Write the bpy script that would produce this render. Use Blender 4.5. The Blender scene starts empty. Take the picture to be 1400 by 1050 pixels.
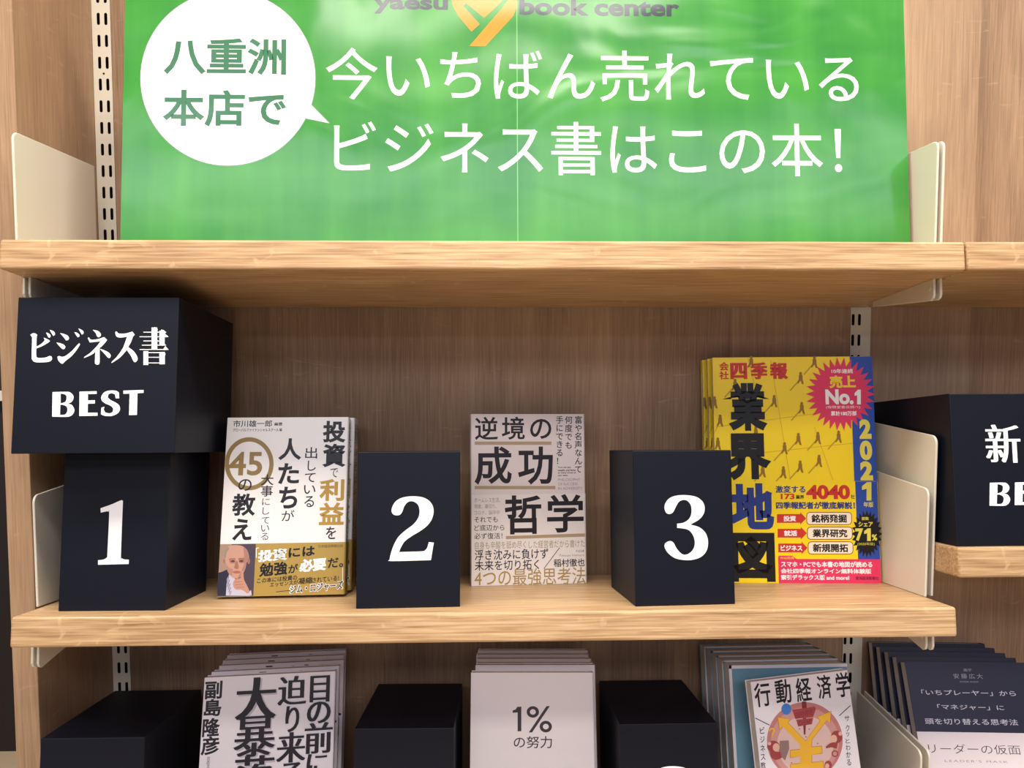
import bpy, math, random
from mathutils import Vector, Matrix

random.seed(7)
SC = bpy.context.scene
COL = SC.collection
EYE = 1450.0                      # eye height above the floor, millimetres; all lengths below are millimetres

# ------------------------------------------------------------------ camera
RT = Vector((0.999604, -0.027712, -0.004905))
UP = Vector((0.002622, -0.081817, 0.996644))
FW = Vector((0.028021, 0.996262, 0.081712))
cam_d = bpy.data.cameras.new('camera')
cam = bpy.data.objects.new('camera', cam_d)
COL.objects.link(cam)
cam_d.sensor_width = 36.0
cam_d.lens = 27.0                 # 1050 px focal length on 1400 px
cam_d.clip_start = 0.02
cam.matrix_world = Matrix(((RT.x, UP.x, -FW.x, 0), (RT.y, UP.y, -FW.y, 0), (RT.z, UP.z, -FW.z, EYE / 1000), (0, 0, 0, 1)))
SC.camera = cam

# ------------------------------------------------------------------ view, world, ceiling lights
vs = SC.view_settings
vs.view_transform = 'Standard'
vs.look = 'None'
vs.gamma = 1.0
vs.use_curve_mapping = False
vs.exposure = 0.0

W = bpy.data.worlds.new('store_ambient')
SC.world = W
W.use_nodes = True
W.node_tree.nodes['Background'].inputs[0].default_value = (0.55, 0.56, 0.72, 1)
W.node_tree.nodes['Background'].inputs[1].default_value = 0.27


def area(name, loc, size, power, color=(1, 0.93, 0.85), rot=(0, 0, 0)):
    d = bpy.data.lights.new(name, 'AREA')
    d.shape = 'RECTANGLE'
    d.size, d.size_y = size[0] / 1000, size[1] / 1000
    d.energy = power
    d.color = color
    o = bpy.data.objects.new(name, d)
    o.location = (loc[0] / 1000, loc[1] / 1000, (loc[2] + EYE) / 1000)
    o.rotation_euler = rot
    COL.objects.link(o)
    return o


area('ceiling_light_row', (0, 110, 1180), (3600, 300), 70, (1, 0.9, 0.75))
area('ceiling_light_row', (60, -560, 1190), (1100, 240), 15, (1, 0.94, 0.86))
area('ceiling_light_row', (-200, -2500, 1190), (5200, 1100), 105, (0.86, 0.88, 1))
area('ceiling_light_row', (-200, -5800, 1190), (4600, 900), 150, (0.8, 0.85, 1))
area('ceiling_light_row', (-1500, 3200, 1190), (2400, 260), 40, (1, 0.94, 0.86))

# ------------------------------------------------------------------ materials


def lin(c):
    return tuple(((v / 255) / 12.92 if v / 255 <= 0.04045 else ((v / 255 + 0.055) / 1.055) ** 2.4) for v in c)


MATS = {}


def plain(name, rgb, rough=0.5, spec=0.5, metal=0.0, coat=0.0, bump=None):
    if name in MATS:
        return MATS[name]
    m = bpy.data.materials.new(name)
    m.use_nodes = True
    nt = m.node_tree
    b = nt.nodes['Principled BSDF']
    b.inputs['Base Color'].default_value = lin(rgb) + (1,)
    b.inputs['Roughness'].default_value = rough
    b.inputs['Specular IOR Level'].default_value = spec
    b.inputs['Metallic'].default_value = metal
    b.inputs['Coat Weight'].default_value = coat
    if bump:
        tc = nt.nodes.new('ShaderNodeTexCoord')
        nz = nt.nodes.new('ShaderNodeTexNoise')
        nz.inputs['Scale'].default_value = bump[0]
        nz.inputs['Detail'].default_value = 3
        bp = nt.nodes.new('ShaderNodeBump')
        bp.inputs['Strength'].default_value = bump[1]
        bp.inputs['Distance'].default_value = bump[2]
        nt.links.new(tc.outputs['Object'], nz.inputs['Vector'])
        nt.links.new(nz.outputs['Fac'], bp.inputs['Height'])
        nt.links.new(bp.outputs['Normal'], b.inputs['Normal'])
    MATS[name] = m
    return m


def ink(rgb, rough=0.42):
    return plain('ink_%d_%d_%d_%d' % (rgb[0], rgb[1], rgb[2], int(rough * 100)), rgb, rough, 0.4)


def wood(name, dark, mid, light, axis, plank=0.0, rough=0.5, rot=0.0):
    """oak decor board; axis = grain direction ('x' or 'z')"""
    m = bpy.data.materials.new(name)
    m.use_nodes = True
    nt = m.node_tree
    N, L = nt.nodes.new, nt.links.new
    b = nt.nodes['Principled BSDF']
    b.inputs['Roughness'].default_value = rough
    b.inputs['Specular IOR Level'].default_value = 0.35
    tc = N('ShaderNodeTexCoord')

    def mapped(sc):
        mp = N('ShaderNodeMapping')
        mp.inputs['Scale'].default_value = sc
        L(tc.outputs['Object'], mp.inputs['Vector'])
        return mp

    def noise(sc, scale, detail, dist=0.0):
        nz = N('ShaderNodeTexNoise')
        nz.inputs['Scale'].default_value = scale
        nz.inputs['Detail'].default_value = detail
        nz.inputs['Distortion'].default_value = dist
        L(mapped(sc).outputs['Vector'], nz.inputs['Vector'])
        return nz

    if axis == 'x':
        s_big, s_fine, s_wave, s_flame = (2.2, 9, 14), (7, 230, 230), (1.6, 30, 30), (26, 26, 26)
    else:
        s_big, s_fine, s_wave, s_flame = (7, 7, 1.6), (330, 330, 9), (26, 26, 1.3), (16, 16, 60)
    big = noise(s_big, 1.6, 4, 0.6)
    fine = noise(s_fine, 2.0, 4, 0.5)
    wav = noise(s_wave, 2.2, 6, 2.2)
    flame = noise(s_flame, 1.3, 2, 1.5)
    a1 = N('ShaderNodeMath'); a1.operation = 'MULTIPLY_ADD'
    L(fine.outputs['Fac'], a1.inputs[0]); a1.inputs[1].default_value = 0.62 if axis == 'x' else 0.4
    b1_ = N('ShaderNodeMath'); b1_.operation = 'MULTIPLY'
    L(big.outputs['Fac'], b1_.inputs[0]); b1_.inputs[1].default_value = 0.22 if axis == 'x' else 0.42
    L(b1_.outputs[0], a1.inputs[2])
    a2 = N('ShaderNodeMath'); a2.operation = 'MULTIPLY_ADD'
    L(wav.outputs['Fac'], a2.inputs[0]); a2.inputs[1].default_value = 0.16 if axis == 'x' else 0.18
    L(a1.outputs[0], a2.inputs[2])
    val = a2
    if plank:
        sep = N('ShaderNodeSeparateXYZ')
        L(tc.outputs['Object'], sep.inputs[0])
        dv = N('ShaderNodeMath'); dv.operation = 'DIVIDE'
        L(sep.outputs['X'], dv.inputs[0]); dv.inputs[1].default_value = plank
        fl = N('ShaderNodeMath'); fl.operation = 'FLOOR'
        L(dv.outputs[0], fl.inputs[0])
        wn = N('ShaderNodeTexWhiteNoise'); wn.noise_dimensions = '1D'
        L(fl.outputs[0], wn.inputs['W'])
        a3 = N('ShaderNodeMath'); a3.operation = 'MULTIPLY_ADD'
        L(wn.outputs['Value'], a3.inputs[0]); a3.inputs[1].default_value = 0.14
        L(val.outputs[0], a3.inputs[2])
        a4 = N('ShaderNodeMath'); a4.operation = 'SUBTRACT'
        L(a3.outputs[0], a4.inputs[0]); a4.inputs[1].default_value = 0.07
        val = a4
    cr = N('ShaderNodeValToRGB')
    e = cr.color_ramp.elements
    e[0].position, e[0].color = 0.34, lin(dark) + (1,)
    e[1].position, e[1].color = 0.68, lin(light) + (1,)
    k = e.new(0.51); k.color = lin(mid) + (1,)
    L(val.outputs[0], cr.inputs['Fac'])
    mix = N('ShaderNodeMix'); mix.data_type = 'RGBA'; mix.blend_type = 'MIX'
    fr = N('ShaderNodeValToRGB')
    fr.color_ramp.elements[0].position = 0.66
    fr.color_ramp.elements[1].position = 0.74
    fr.color_ramp.elements[1].color = (0.4, 0.4, 0.4, 1)
    L(flame.outputs['Fac'], fr.inputs['Fac'])
    L(fr.outputs['Color'], mix.inputs['Factor'])
    L(cr.outputs['Color'], mix.inputs['A'])
    mix.inputs['B'].default_value = lin(light) + (1,)
    L(mix.outputs['Result'], b.inputs['Base Color'])
    bp = N('ShaderNodeBump')
    bp.inputs['Strength'].default_value = 0.25
    bp.inputs['Distance'].default_value = 0.0006
    L(a1.outputs[0], bp.inputs['Height'])
    L(bp.outputs['Normal'], b.inputs['Normal'])
    return m


M_PANEL = wood('oak_panel', (132, 106, 84), (161, 132, 106), (184, 155, 126), 'z', plank=0.148, rough=0.42)
M_SHELF = wood('oak_shelf', (142, 108, 74), (188, 153, 114), (220, 189, 148), 'x', rough=0.38)
M_SIDE = wood('oak_side', (140, 111, 86), (166, 135, 106), (188, 156, 126), 'z', rough=0.45)
M_STEEL = plain('cream_steel', (220, 214, 200), 0.38, 0.5, bump=(900, 0.08, 0.0002))
M_STEEL_IN = plain('channel_dark', (38, 26, 22), 0.8, 0.2)
M_BOX = plain('navy_black_board', (7, 12, 27), 0.5, 0.25)
M_WHITE = plain('white_vinyl', (250, 250, 252), 0.3, 0.5)
M_PAGE = plain('page_edges', (222, 214, 208), 0.8, 0.2, bump=(1500, 0.2, 0.0002))

# ------------------------------------------------------------------ object helpers


def mm(p):
    return Vector((p[0] / 1000, p[1] / 1000, p[2] / 1000))


def world(p):
    return Vector((p[0] / 1000, p[1] / 1000, (p[2] + EYE) / 1000))


def tag(o, label=None, cat=None, group=None, kind=None):
    if label: o['label'] = label
    if cat: o['category'] = cat
    if group: o['group'] = group
    if kind: o['kind'] = kind
    return o


def thing(name, label, cat, origin, ex=(1, 0, 0), ez=(0, 0, 1), group=None):
    """an Empty at the thing's base; its parts use x right, y back, z up of the thing"""
    ex, ez = Vector(ex).normalized(), Vector(ez).normalized()
    ey = ez.cross(ex).normalized()
    o = bpy.data.objects.new(name, None)
    o.empty_display_size = 0.03
    COL.objects.link(o)
    p = world(origin)
    o.matrix_world = Matrix(((ex.x, ey.x, ez.x, p.x), (ex.y, ey.y, ez.y, p.y), (ex.z, ey.z, ez.z, p.z), (0, 0, 0, 1)))
    return tag(o, label, cat, group)


class MB:
    """collects shapes with their own materials and links them as ONE mesh object; millimetres"""

    def __init__(self):
        self.v, self.f, self.m, self.mats = [], [], [], []

    def mat(self, m):
        if m not in self.mats:
            self.mats.append(m)
        return self.mats.index(m)

    def add(self, verts, faces, m):
        k = len(self.v); i = self.mat(m)
        self.v += [tuple(p) for p in verts]
        for f in faces:
            self.f.append([k + a for a in f]); self.m.append(i)
        return self

    def box(self, x0, x1, y0, y1, z0, z1, m):
        p = [(x, y, z) for x in (x0, x1) for y in (y0, y1) for z in (z0, z1)]
        return self.add(p, [(0, 1, 3, 2), (4, 6, 7, 5), (0, 4, 5, 1), (2, 3, 7, 6), (0, 2, 6, 4), (1, 5, 7, 3)], m)

    def prism(self, pts, axis, a0, a1, m):
        """closed outline extruded along an axis; pts are the other two coordinates in x,y,z order"""
        n = len(pts)

        def put(p, a):
            return {'x': (a, p[0], p[1]), 'y': (p[0], a, p[1]), 'z': (p[0], p[1], a)}[axis]
        v = [put(p, a0) for p in pts] + [put(p, a1) for p in pts]
        f = [tuple(range(n))[::-1], tuple(range(n, 2 * n))]
        f += [(i, (i + 1) % n, n + (i + 1) % n, n + i) for i in range(n)]
        return self.add(v, f, m)

    def build(self, name, parent=None, bevel=0.0, seg=2, smooth=False):
        me = bpy.data.meshes.new(name)
        me.from_pydata([mm(p) for p in self.v], [], self.f)
        for m in self.mats:
            me.materials.append(m)
        me.polygons.foreach_set('material_index', self.m)
        me.update()
        import bmesh
        bm = bmesh.new(); bm.from_mesh(me)
        bmesh.ops.recalc_face_normals(bm, faces=bm.faces)
        bm.to_mesh(me); bm.free()
        if smooth:
            me.polygons.foreach_set('use_smooth', [True] * len(me.polygons))
        o = bpy.data.objects.new(name, me)
        COL.objects.link(o)
        if parent is not None:
            o.parent = parent
        if bevel:
            b = o.modifiers.new('rounded_edges', 'BEVEL')
            b.width = bevel / 1000; b.segments = seg; b.limit_method = 'ANGLE'; b.angle_limit = math.radians(40)
        return o


def copy_tree(o, parent=None):
    c = o.copy()
    COL.objects.link(c)
    if parent is not None:
        c.parent = parent
    for ch in list(o.children):
        copy_tree(ch, c)
    return c


# ------------------------------------------------------------------ lettering and flat print
GLY = {}


def mesh_of(curve, rim=False):
    o = bpy.data.objects.new('outline', curve)
    me = bpy.data.meshes.new_from_object(o)
    keep = [p for p in me.polygons if not rim or p.center.z > 1e-6]
    used = sorted({i for p in keep for i in p.vertices}); at = {i: k for k, i in enumerate(used)}
    v = [(me.vertices[i].co.x, me.vertices[i].co.y) for i in used]
    f = [tuple(at[i] for i in p.vertices) for p in keep]
    bpy.data.objects.remove(o); bpy.data.meshes.remove(me); bpy.data.curves.remove(curve)
    return v, f


def side_steps(serif):
    """heavier upright strokes: the outline set down again a little to either side, each a hair above the last"""
    if not serif:
        return [(0.0, 0.0)]
    return [(-serif, 0.0), (serif, 0.012), (-serif / 2, 0.024), (serif / 2, 0.036), (0.0, 0.048)]


def glyphs(s, bold=0.0, spacing=1.0):
    """flat outlines of a string; bold adds a rim of that width around every stroke"""
    k = (s, bold, spacing)
    if k not in GLY:
        c = bpy.data.curves.new('lettering', 'FONT')
        c.body = s; c.size = 1; c.resolution_u = 4; c.fill_mode = 'FRONT'; c.space_character = spacing
        if bold > 0:
            c.bevel_depth = bold; c.bevel_resolution = 0
        elif bold < 0:
            c.offset = bold
        GLY[k] = mesh_of(c, bold > 0)
    return GLY[k]


def filled(loops):
    c = bpy.data.curves.new('shape', 'CURVE')
    c.dimensions = '2D'; c.fill_mode = 'FRONT'
    for lp in loops:
        sp = c.splines.new('POLY')
        sp.points.add(len(lp) - 1)
        for q, p in zip(sp.points, lp):
            q.co = (p[0], p[1], 0, 1)
        sp.use_cyclic_u = True
    return mesh_of(c)


def smooth_loop(pts, n=4, corner=62):
    """round a traced outline with Catmull-Rom spans, keeping its sharp corners"""
    N = len(pts); out = []

    def sharp(i):
        a, b, c = pts[i - 1], pts[i], pts[(i + 1) % N]
        d = math.degrees(abs((math.atan2(c[1] - b[1], c[0] - b[0]) - math.atan2(b[1] - a[1], b[0] - a[0]) + math.pi) % (2 * math.pi) - math.pi))
        return d > corner
    S = [sharp(i) for i in range(N)]
    for i in range(N):
        p1, p2 = pts[i], pts[(i + 1) % N]
        p0 = pts[i - 1] if not S[i] else p1
        p3 = pts[(i + 2) % N] if not S[(i + 1) % N] else p2
        for k in range(n):
            t = k / n
            out.append(tuple(0.5 * (2 * p1[j] + (p2[j] - p0[j]) * t + (2 * p0[j] - 5 * p1[j] + 4 * p2[j] - p3[j]) * t * t + (3 * p1[j] - p0[j] - 3 * p2[j] + p3[j]) * t ** 3) for j in (0, 1)))
    return out


class Face:
    """the printed front of a thing: its lower left corner, its two directions, and the traced crop used to measure it"""

    def __init__(self, root, crop=(0, 0, 1.0), y=0.0):
        mw = root.matrix_world
        self.ex, self.ey, self.ez = mw.col[0].xyz, mw.col[1].xyz, mw.col[2].xyz
        self.o = mw.col[3].xyz * 1000 - Vector((0, 0, EYE)) + self.ey * y
        self.crop = crop
        self.y = y
        self.layer = 0
        self.umin = -1e9

    def uv(self, x, y):
        x = self.crop[0] + x / self.crop[2]; y = self.crop[1] + y / self.crop[2]
        d = FW + RT * ((x - 700) / 1050) - UP * ((y - 525) / 1050)
        p = d * (self.o.dot(self.ey) / d.dot(self.ey)) - self.o
        return p.dot(self.ex), p.dot(self.ez)

    def put(self, mb, v, f, m, lift=None):
        self.layer += 1
        yy = self.y - (0.02 + 0.005 * self.layer if lift is None else lift)
        mb.add([(a, yy, b) for a, b in v], f, m)

    def text(self, mb, s, x0, y0, x1, y1, m, bold=0.0, serif=0.0, spacing=1.0, rot=0.0, thin=0.0):
        """fit the ink of s to a measured rectangle"""
        v, f = glyphs(s, bold - thin, spacing)
        a0 = min(p[0] for p in v) - serif; a1 = max(p[0] for p in v) + serif
        b0 = min(p[1] for p in v); b1 = max(p[1] for p in v)
        (u0, w1), (u1, w0) = self.uv(x0, y0), self.uv(x1, y1)
        um = (u0 + u1) / 2
        sl = abs(math.tan(rot)) * (u1 - u0) / 2 if (w1 - w0) > 1.6 * abs(math.tan(rot)) * (u1 - u0) else 0
        w0, w1 = w0 + sl, w1 - sl
        for dx, up in side_steps(serif):
            q = []
            for p in v:
                g = u0 + (p[0] + dx - a0) / (a1 - a0) * (u1 - u0)
                h = w0 + (p[1] - b0) / (b1 - b0) * (w1 - w0)
                q.append((g, h + (g - um) * math.tan(rot)))
            self.put(mb, q, f, m)
            self.layer += 2 if serif else 0

    def chars(self, mb, s, boxes, m, **k):
        for c, b in zip(s, boxes):
            self.text(mb, c, *b, m, **k)

    def column(self, mb, s, x0, y0, x1, y1, m, bold=0.0, serif=0.0):
        """vertical writing in equal cells"""
        n = len(s)
        for i, c in enumerate(s):
            a, b = y0 + (y1 - y0) * i / n, y0 + (y1 - y0) * (i + 1) / n
            (u0, w1), (u1, w0) = self.uv(x0, a), self.uv(x1, b)
            v, f = glyphs(c, bold)
            e = min(u1 - u0, (w1 - w0) * 1.08); cu, cw = (u0 + u1) / 2, (w0 + w1) / 2
            if c == 'ー':
                v = [(0.5 + (p[1] - 0.38), 0.38 - (p[0] - 0.5)) for p in v]
            self.layer -= 1 if i else 0
            self.put(mb, [(cu + (p[0] - 0.5) * e, cw + (p[1] - 0.38) * e) for p in v], f, m)

    def poly(self, mb, pts, m, holes=(), smooth=False, umin=None):
        loops = [pts] + list(holes)
        if smooth:
            loops = [smooth_loop(l) for l in loops]
        loops = [[self.uv(*p) for p in l] for l in loops]
        umin = self.umin if umin is None else umin
        if umin > -1e8:
            loops = [[(max(p[0], umin), p[1]) for p in l] for l in loops]
        v, f = filled(loops)
        self.put(mb, v, f, m)

    def rect(self, mb, x0, y0, x1, y1, m):
        self.poly(mb, [(x0, y0), (x1, y0), (x1, y1), (x0, y1)], m)

    def flat(self, mb, u0, w0, u1, w1, m):
        self.put(mb, [(u0, w0), (u1, w0), (u1, w1), (u0, w1)], [(0, 1, 2, 3)], m)

    def line(self, mb, a, b, w, m):
        dx, dy = b[0] - a[0], b[1] - a[1]; l = math.hypot(dx, dy) or 1
        nx, ny = -dy / l * w / 2, dx / l * w / 2
        self.poly(mb, [(a[0] + nx, a[1] + ny), (b[0] + nx, b[1] + ny), (b[0] - nx, b[1] - ny), (a[0] - nx, a[1] - ny)], m)

    def oval(self, mb, cx, cy, rx, ry, m, hole=0.0, n=40, umin=None, a=0.0):
        def ring(p, q):
            o = []
            for i in range(n):
                t = 2 * math.pi * i / n
                x, y = p * math.cos(t), q * math.sin(t)
                o.append((cx + x * math.cos(a) - y * math.sin(a), cy + x * math.sin(a) + y * math.cos(a)))
            return o
        self.poly(mb, ring(rx, ry), m, holes=[ring(rx - hole, ry - hole)] if hole else (), umin=umin)

    def burst(self, mb, cx, cy, rx, ry, k, n, m):
        p = []
        for i in range(2 * n):
            t = math.pi * i / n; r = 1 if i % 2 == 0 else k
            p.append((cx + rx * r * math.cos(t), cy + ry * r * math.sin(t)))
        self.poly(mb, p, m)


# ------------------------------------------------------------------ the bookcase
LEAN = 0.1410
U = Vector((0, -math.sin(LEAN), math.cos(LEAN)))      # up along the slotted uprights, which lean towards the aisle
BK = Vector((0, math.cos(LEAN), math.sin(LEAN)))      # back, square to the uprights
P0 = Vector((0, 870.727, 499.910))                    # a slot row on the front plane of the uprights
TOP_S, LOW_S = 530.0, -1010.0                          # extent of the back, along the uprights from that row

case = thing('bookcase', 'long oak bookcase with leaning back, slotted cream uprights and a left side board', 'bookcase', P0, (1, 0, 0), U)
MB().box(-442, 441.5, 1, 19, LOW_S, TOP_S, M_PANEL).build('back_panel', case)
MB().box(467, 1500, 1, 19, LOW_S, TOP_S, M_PANEL).build('back_panel', case)
MB().box(-489, -464, -152, 22, LOW_S, TOP_S, M_SIDE).build('side_board', case, 0.8)


def upright(x0, x1, cols):
    mb = MB()
    w, h = 1.75, 7.0
    for k in range(-20, 40):
        z = -25.0 * k
        loops = [[(x0, z - 12.5), (x1, z - 12.5), (x1, z + 12.5), (x0, z + 12.5)]]
        for c in cols:
            loops.append([(c + w * math.cos(t * math.pi / 6), z + (h - w) * (1 if t <= 6 else -1) + w * math.sin(t * math.pi / 6)) for t in (0, 1, 2, 3, 4, 5, 6, 6.01, 7, 8, 9, 10, 11, 11.99)])
        v, f = filled(loops)
        mb.add([(a, 0, b) for a, b in v], f, M_STEEL)
    zt, zb = 512.5, -25.0 * 39 - 12.5
    mb.box(x0, x0 + 1, 0.2, 15, zb, zt, M_STEEL).box(x1 - 1, x1, 0.2, 15, zb, zt, M_STEEL)
    o = mb.build('upright', case)
    MB().box(x0 + 1, x1 - 1, 9, 15, zb, zt, M_STEEL_IN).build('channel', o)
    cx = (cols[0] + cols[1]) / 2
    MB().prism([(cx + 1.2 * math.cos(j * .785), -62.5 + 1.2 * math.sin(j * .785)) for j in range(8)], 'y', -0.3, 0.0, M_STEEL_IN).build('screw', o)
    return o


upright(-463.6, -442.6, (-456.0, -447.4))
upright(441.8, 466.6, (444.6, 452.4))


def shelf(label, x0, x1, y0, y1, ztop, t, brackets, group='oak shelf boards'):
    r = thing('shelf', label, 'shelf', (x0, y0, ztop - t), group=group)
    w, d = x1 - x0, y1 - y0
    MB().box(0, w, 0, d, 0, t, M_SHELF).build('board', r, 2.6, 3)
    for bx, bl, bh in brackets:
        mb = MB()
        out = [(36, 0), (37, -bh + 5), (39, -bh + 1.5), (43, -bh)]
        out += [(bl, -6), (bl, 0)]
        mb.prism([(p[0], p[1]) for p in out], 'x', bx - x0 - 1.2, bx - x0 + 1.2, M_STEEL)
        mb.prism([(p[0] - 1.0, p[1]) for p in out], 'x', bx - x0 + 5.0, bx - x0 + 7.4, M_STEEL)
        b = mb.build('bracket', r, 0.5)
        MB().prism([(44 + 2.6 * math.cos(j * .785), -bh / 2 + 2 + 2.6 * math.sin(j * .785)) for j in range(8)], 'x', bx - x0 - 1.8, bx - x0 - 1.0, M_STEEL).build('rivet', b)
    return r


ZU, ZM, ZL = 194.6, -156.66, -437.6
shelf('upper oak shelf board that carries the green poster', -455, 456.0, 711.9, 911, ZU, 28.1, [(446, 160, 21), (-453, 160, 21)])
shelf('middle oak shelf board that carries the three numbered boxes', -449.2, 450.2, 746.2, 957, ZM, 28.1, [(-452 + 3.2, 150, 29), (440, 120, 23)])
shelf('bottom oak shelf board under the stacked white and teal books', -449.2, 450.2, 772, 998, ZL, 28.1, [(-448.8, 150, 25), (443, 150, 25)])
shelf('upper oak shelf board right of the gap, bare on top', 457.6, 1380, 711.9, 911, ZU + .3, 28.1, [])
shelf('short-looking oak shelf board at the right edge under the black box with the kanji 新', 460.2, 1380, 755, 951, -101.0, 29.5, [])
shelf('lower right oak shelf board under the navy books', 460.2, 1380, 772, 998, -440.5, 28.1, [])


def plate(label, x, y, z, height, depth, below=0.0, lip=0.0):
    """steel end plate hooked into the upright and standing at a shelf end; y, z = its lower front corner"""
    r = thing('bookend', label, 'bookend', (x, y, z), (1, 0, 0), U, group='cream steel bookend plates')
    R = 8.0
    pts = [(depth, -below + depth * -math.tan(LEAN) * 1.0 + (0 if not below else 0)), (0, -below)]
    arc = [(R - R * math.cos(t * math.pi / 12), height - R + R * math.sin(t * math.pi / 12)) for t in range(7)]
    pts += arc + [(depth, height)]
    MB().prism(pts, 'x', 0, 2.4, M_STEEL).build('plate', r, 0.7)
    return r


plate('cream steel bookend at the left end of the upper shelf, left of the green poster', -455, 735.6, ZU + .2, 108, 150)
plate('cream steel bookend right of the green poster, the nearer of the two', 449.6 + 2.4, 756.5, ZU + .2, 113, 130)
plate('cream steel bookend right of the green poster, the farther right of the two', 458.2, 756.5, ZU + .7, 113, 130)
plate('cream steel bookend behind the box numbered 1', -452.4, 792.2, ZM + .2, 112, 140)
plate('lower cream steel bookend beside the yellow book', 447.6, 796.3, ZM + .2, 112.5, 140)
plate('taller cream steel bookend between the yellow book and the black box at right', 456.4, 800, ZM + .2, 167, 140)
plate('cream steel bookend at the lower right, beside the white book with a yen sign', 447.6, 834.5, ZL + .2, 119, 140)
plate('cream steel bookend at the lower right, touching the navy books', 456.4, 834.5, ZL + .2, 119, 140)

# ------------------------------------------------------------------ poster on the upper shelf


def poster_green():
    m = bpy.data.materials.new('laminated_green_print')
    m.use_nodes = True
    nt = m.node_tree; N, L = nt.nodes.new, nt.links.new
    b = nt.nodes['Principled BSDF']
    tc = N('ShaderNodeTexCoord')
    mp = N('ShaderNodeMapping'); mp.inputs['Scale'].default_value = (26, 1, 3.2)
    L(tc.outputs['Object'], mp.inputs['Vector'])
    n1 = N('ShaderNodeTexNoise'); n1.inputs['Scale'].default_value = 1.0; n1.inputs['Detail'].default_value = 4
    L(mp.outputs['Vector'], n1.inputs['Vector'])
    mp2 = N('ShaderNodeMapping'); mp2.inputs['Scale'].default_value = (4, 1, 14)
    L(tc.outputs['Object'], mp2.inputs['Vector'])
    n2 = N('ShaderNodeTexNoise'); n2.inputs['Scale'].default_value = 1.0; n2.inputs['Detail'].default_value = 3
    L(mp2.outputs['Vector'], n2.inputs['Vector'])
    ad = N('ShaderNodeMath'); ad.operation = 'ADD'
    L(n1.outputs['Fac'], ad.inputs[0]); L(n2.outputs['Fac'], ad.inputs[1])
    hf = N('ShaderNodeMath'); hf.operation = 'MULTIPLY'; hf.inputs[1].default_value = 0.5
    L(ad.outputs[0], hf.inputs[0])
    cr = N('ShaderNodeValToRGB')
    cr.color_ramp.elements[0].position = 0.34; cr.color_ramp.elements[0].color = lin((38, 124, 48)) + (1,)
    cr.color_ramp.elements[1].position = 0.66; cr.color_ramp.elements[1].color = lin((70, 154, 58)) + (1,)
    L(hf.outputs[0], cr.inputs['Fac'])
    L(cr.outputs['Color'], b.inputs['Base Color'])
    gloss(m)
    return m


def gloss(m):
    """laminate sheen with the soft wrinkles of the film, stronger towards its upper edge"""
    nt = m.node_tree; N, L = nt.nodes.new, nt.links.new
    b = nt.nodes['Principled BSDF']
    b.inputs['Roughness'].default_value = 0.2
    b.inputs['Specular IOR Level'].default_value = 0.7
    tc = N('ShaderNodeTexCoord')
    mp = N('ShaderNodeMapping'); mp.inputs['Scale'].default_value = (6, 1, 9)
    mp.inputs['Rotation'].default_value = (0, 0.35, 0)
    L(tc.outputs['Object'], mp.inputs['Vector'])
    n = N('ShaderNodeTexNoise'); n.inputs['Scale'].default_value = 1; n.inputs['Detail'].default_value = 1.5; n.inputs['Distortion'].default_value = 0.8
    L(mp.outputs['Vector'], n.inputs['Vector'])
    sp = N('ShaderNodeSeparateXYZ'); L(tc.outputs['Object'], sp.inputs[0])
    mr = N('ShaderNodeMapRange'); mr.inputs['From Min'].default_value = 0.04; mr.inputs['From Max'].default_value = 0.29
    mr.inputs['To Min'].default_value = 0.08; mr.inputs['To Max'].default_value = 1.0
    L(sp.outputs['Z'], mr.inputs['Value'])
    bp = N('ShaderNodeBump'); bp.inputs['Distance'].default_value = 0.010
    L(mr.outputs['Result'], bp.inputs['Strength'])
    L(n.outputs['Fac'], bp.inputs['Height'])
    L(bp.outputs['Normal'], b.inputs['Normal'])


M_PGREEN = poster_green()


def film(name, rgb):
    m = plain(name, rgb); gloss(m); return m


F_WHITE, F_SOFT, F_GREY = film('film_white', (247, 250, 246)), film('film_sage', (62, 116, 86)), film('film_slate', (52, 58, 70))
F_ORANGE, F_SEAM, F_RIM = film('film_orange', (232, 138, 20)), film('film_seam', (112, 186, 104)), film('film_rim', (112, 140, 118))

tilt = math.radians(2.0)
pos = thing('poster', 'green laminated poster with a white speech bubble and white Japanese lettering on the upper shelf', 'poster', (-382.6, 791.5, ZU + 3.0), (1, 0, 0), (0, -math.sin(tilt), math.cos(tilt)))
PW, PH = 830.0, 291.0
MB().box(0.8, PW - 0.8, 0.6, 4.6, 0, PH - 1, plain('white_foam_board', (232, 228, 214), 0.7)).build('backing_board', pos)
MB().prism([(5, 0), (5, 190), (64, -2.0)], 'x', PW * .3, PW * .3 + 60, plain('grey_card', (150, 150, 148), 0.8)).build('easel_strut', pos)
mb = MB()
rc = 9.0
out = [(0, 0), (PW, 0)] + [(PW - rc + rc * math.cos(t * math.pi / 12), PH - rc + rc * math.sin(t * math.pi / 12)) for t in range(7)] + [(0, PH)]
mb.prism(out, 'y', 0, 0.5, M_PGREEN)
fp = Face(pos)
seam = (fp.uv(706.6, 160)[0], fp.uv(707.9, 160)[0])
fp.flat(mb, seam[0], 0.5, seam[1], PH - 0.5, F_SEAM)
tail = [(420, 138), (449.8, 168.3), (410, 160)]
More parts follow.
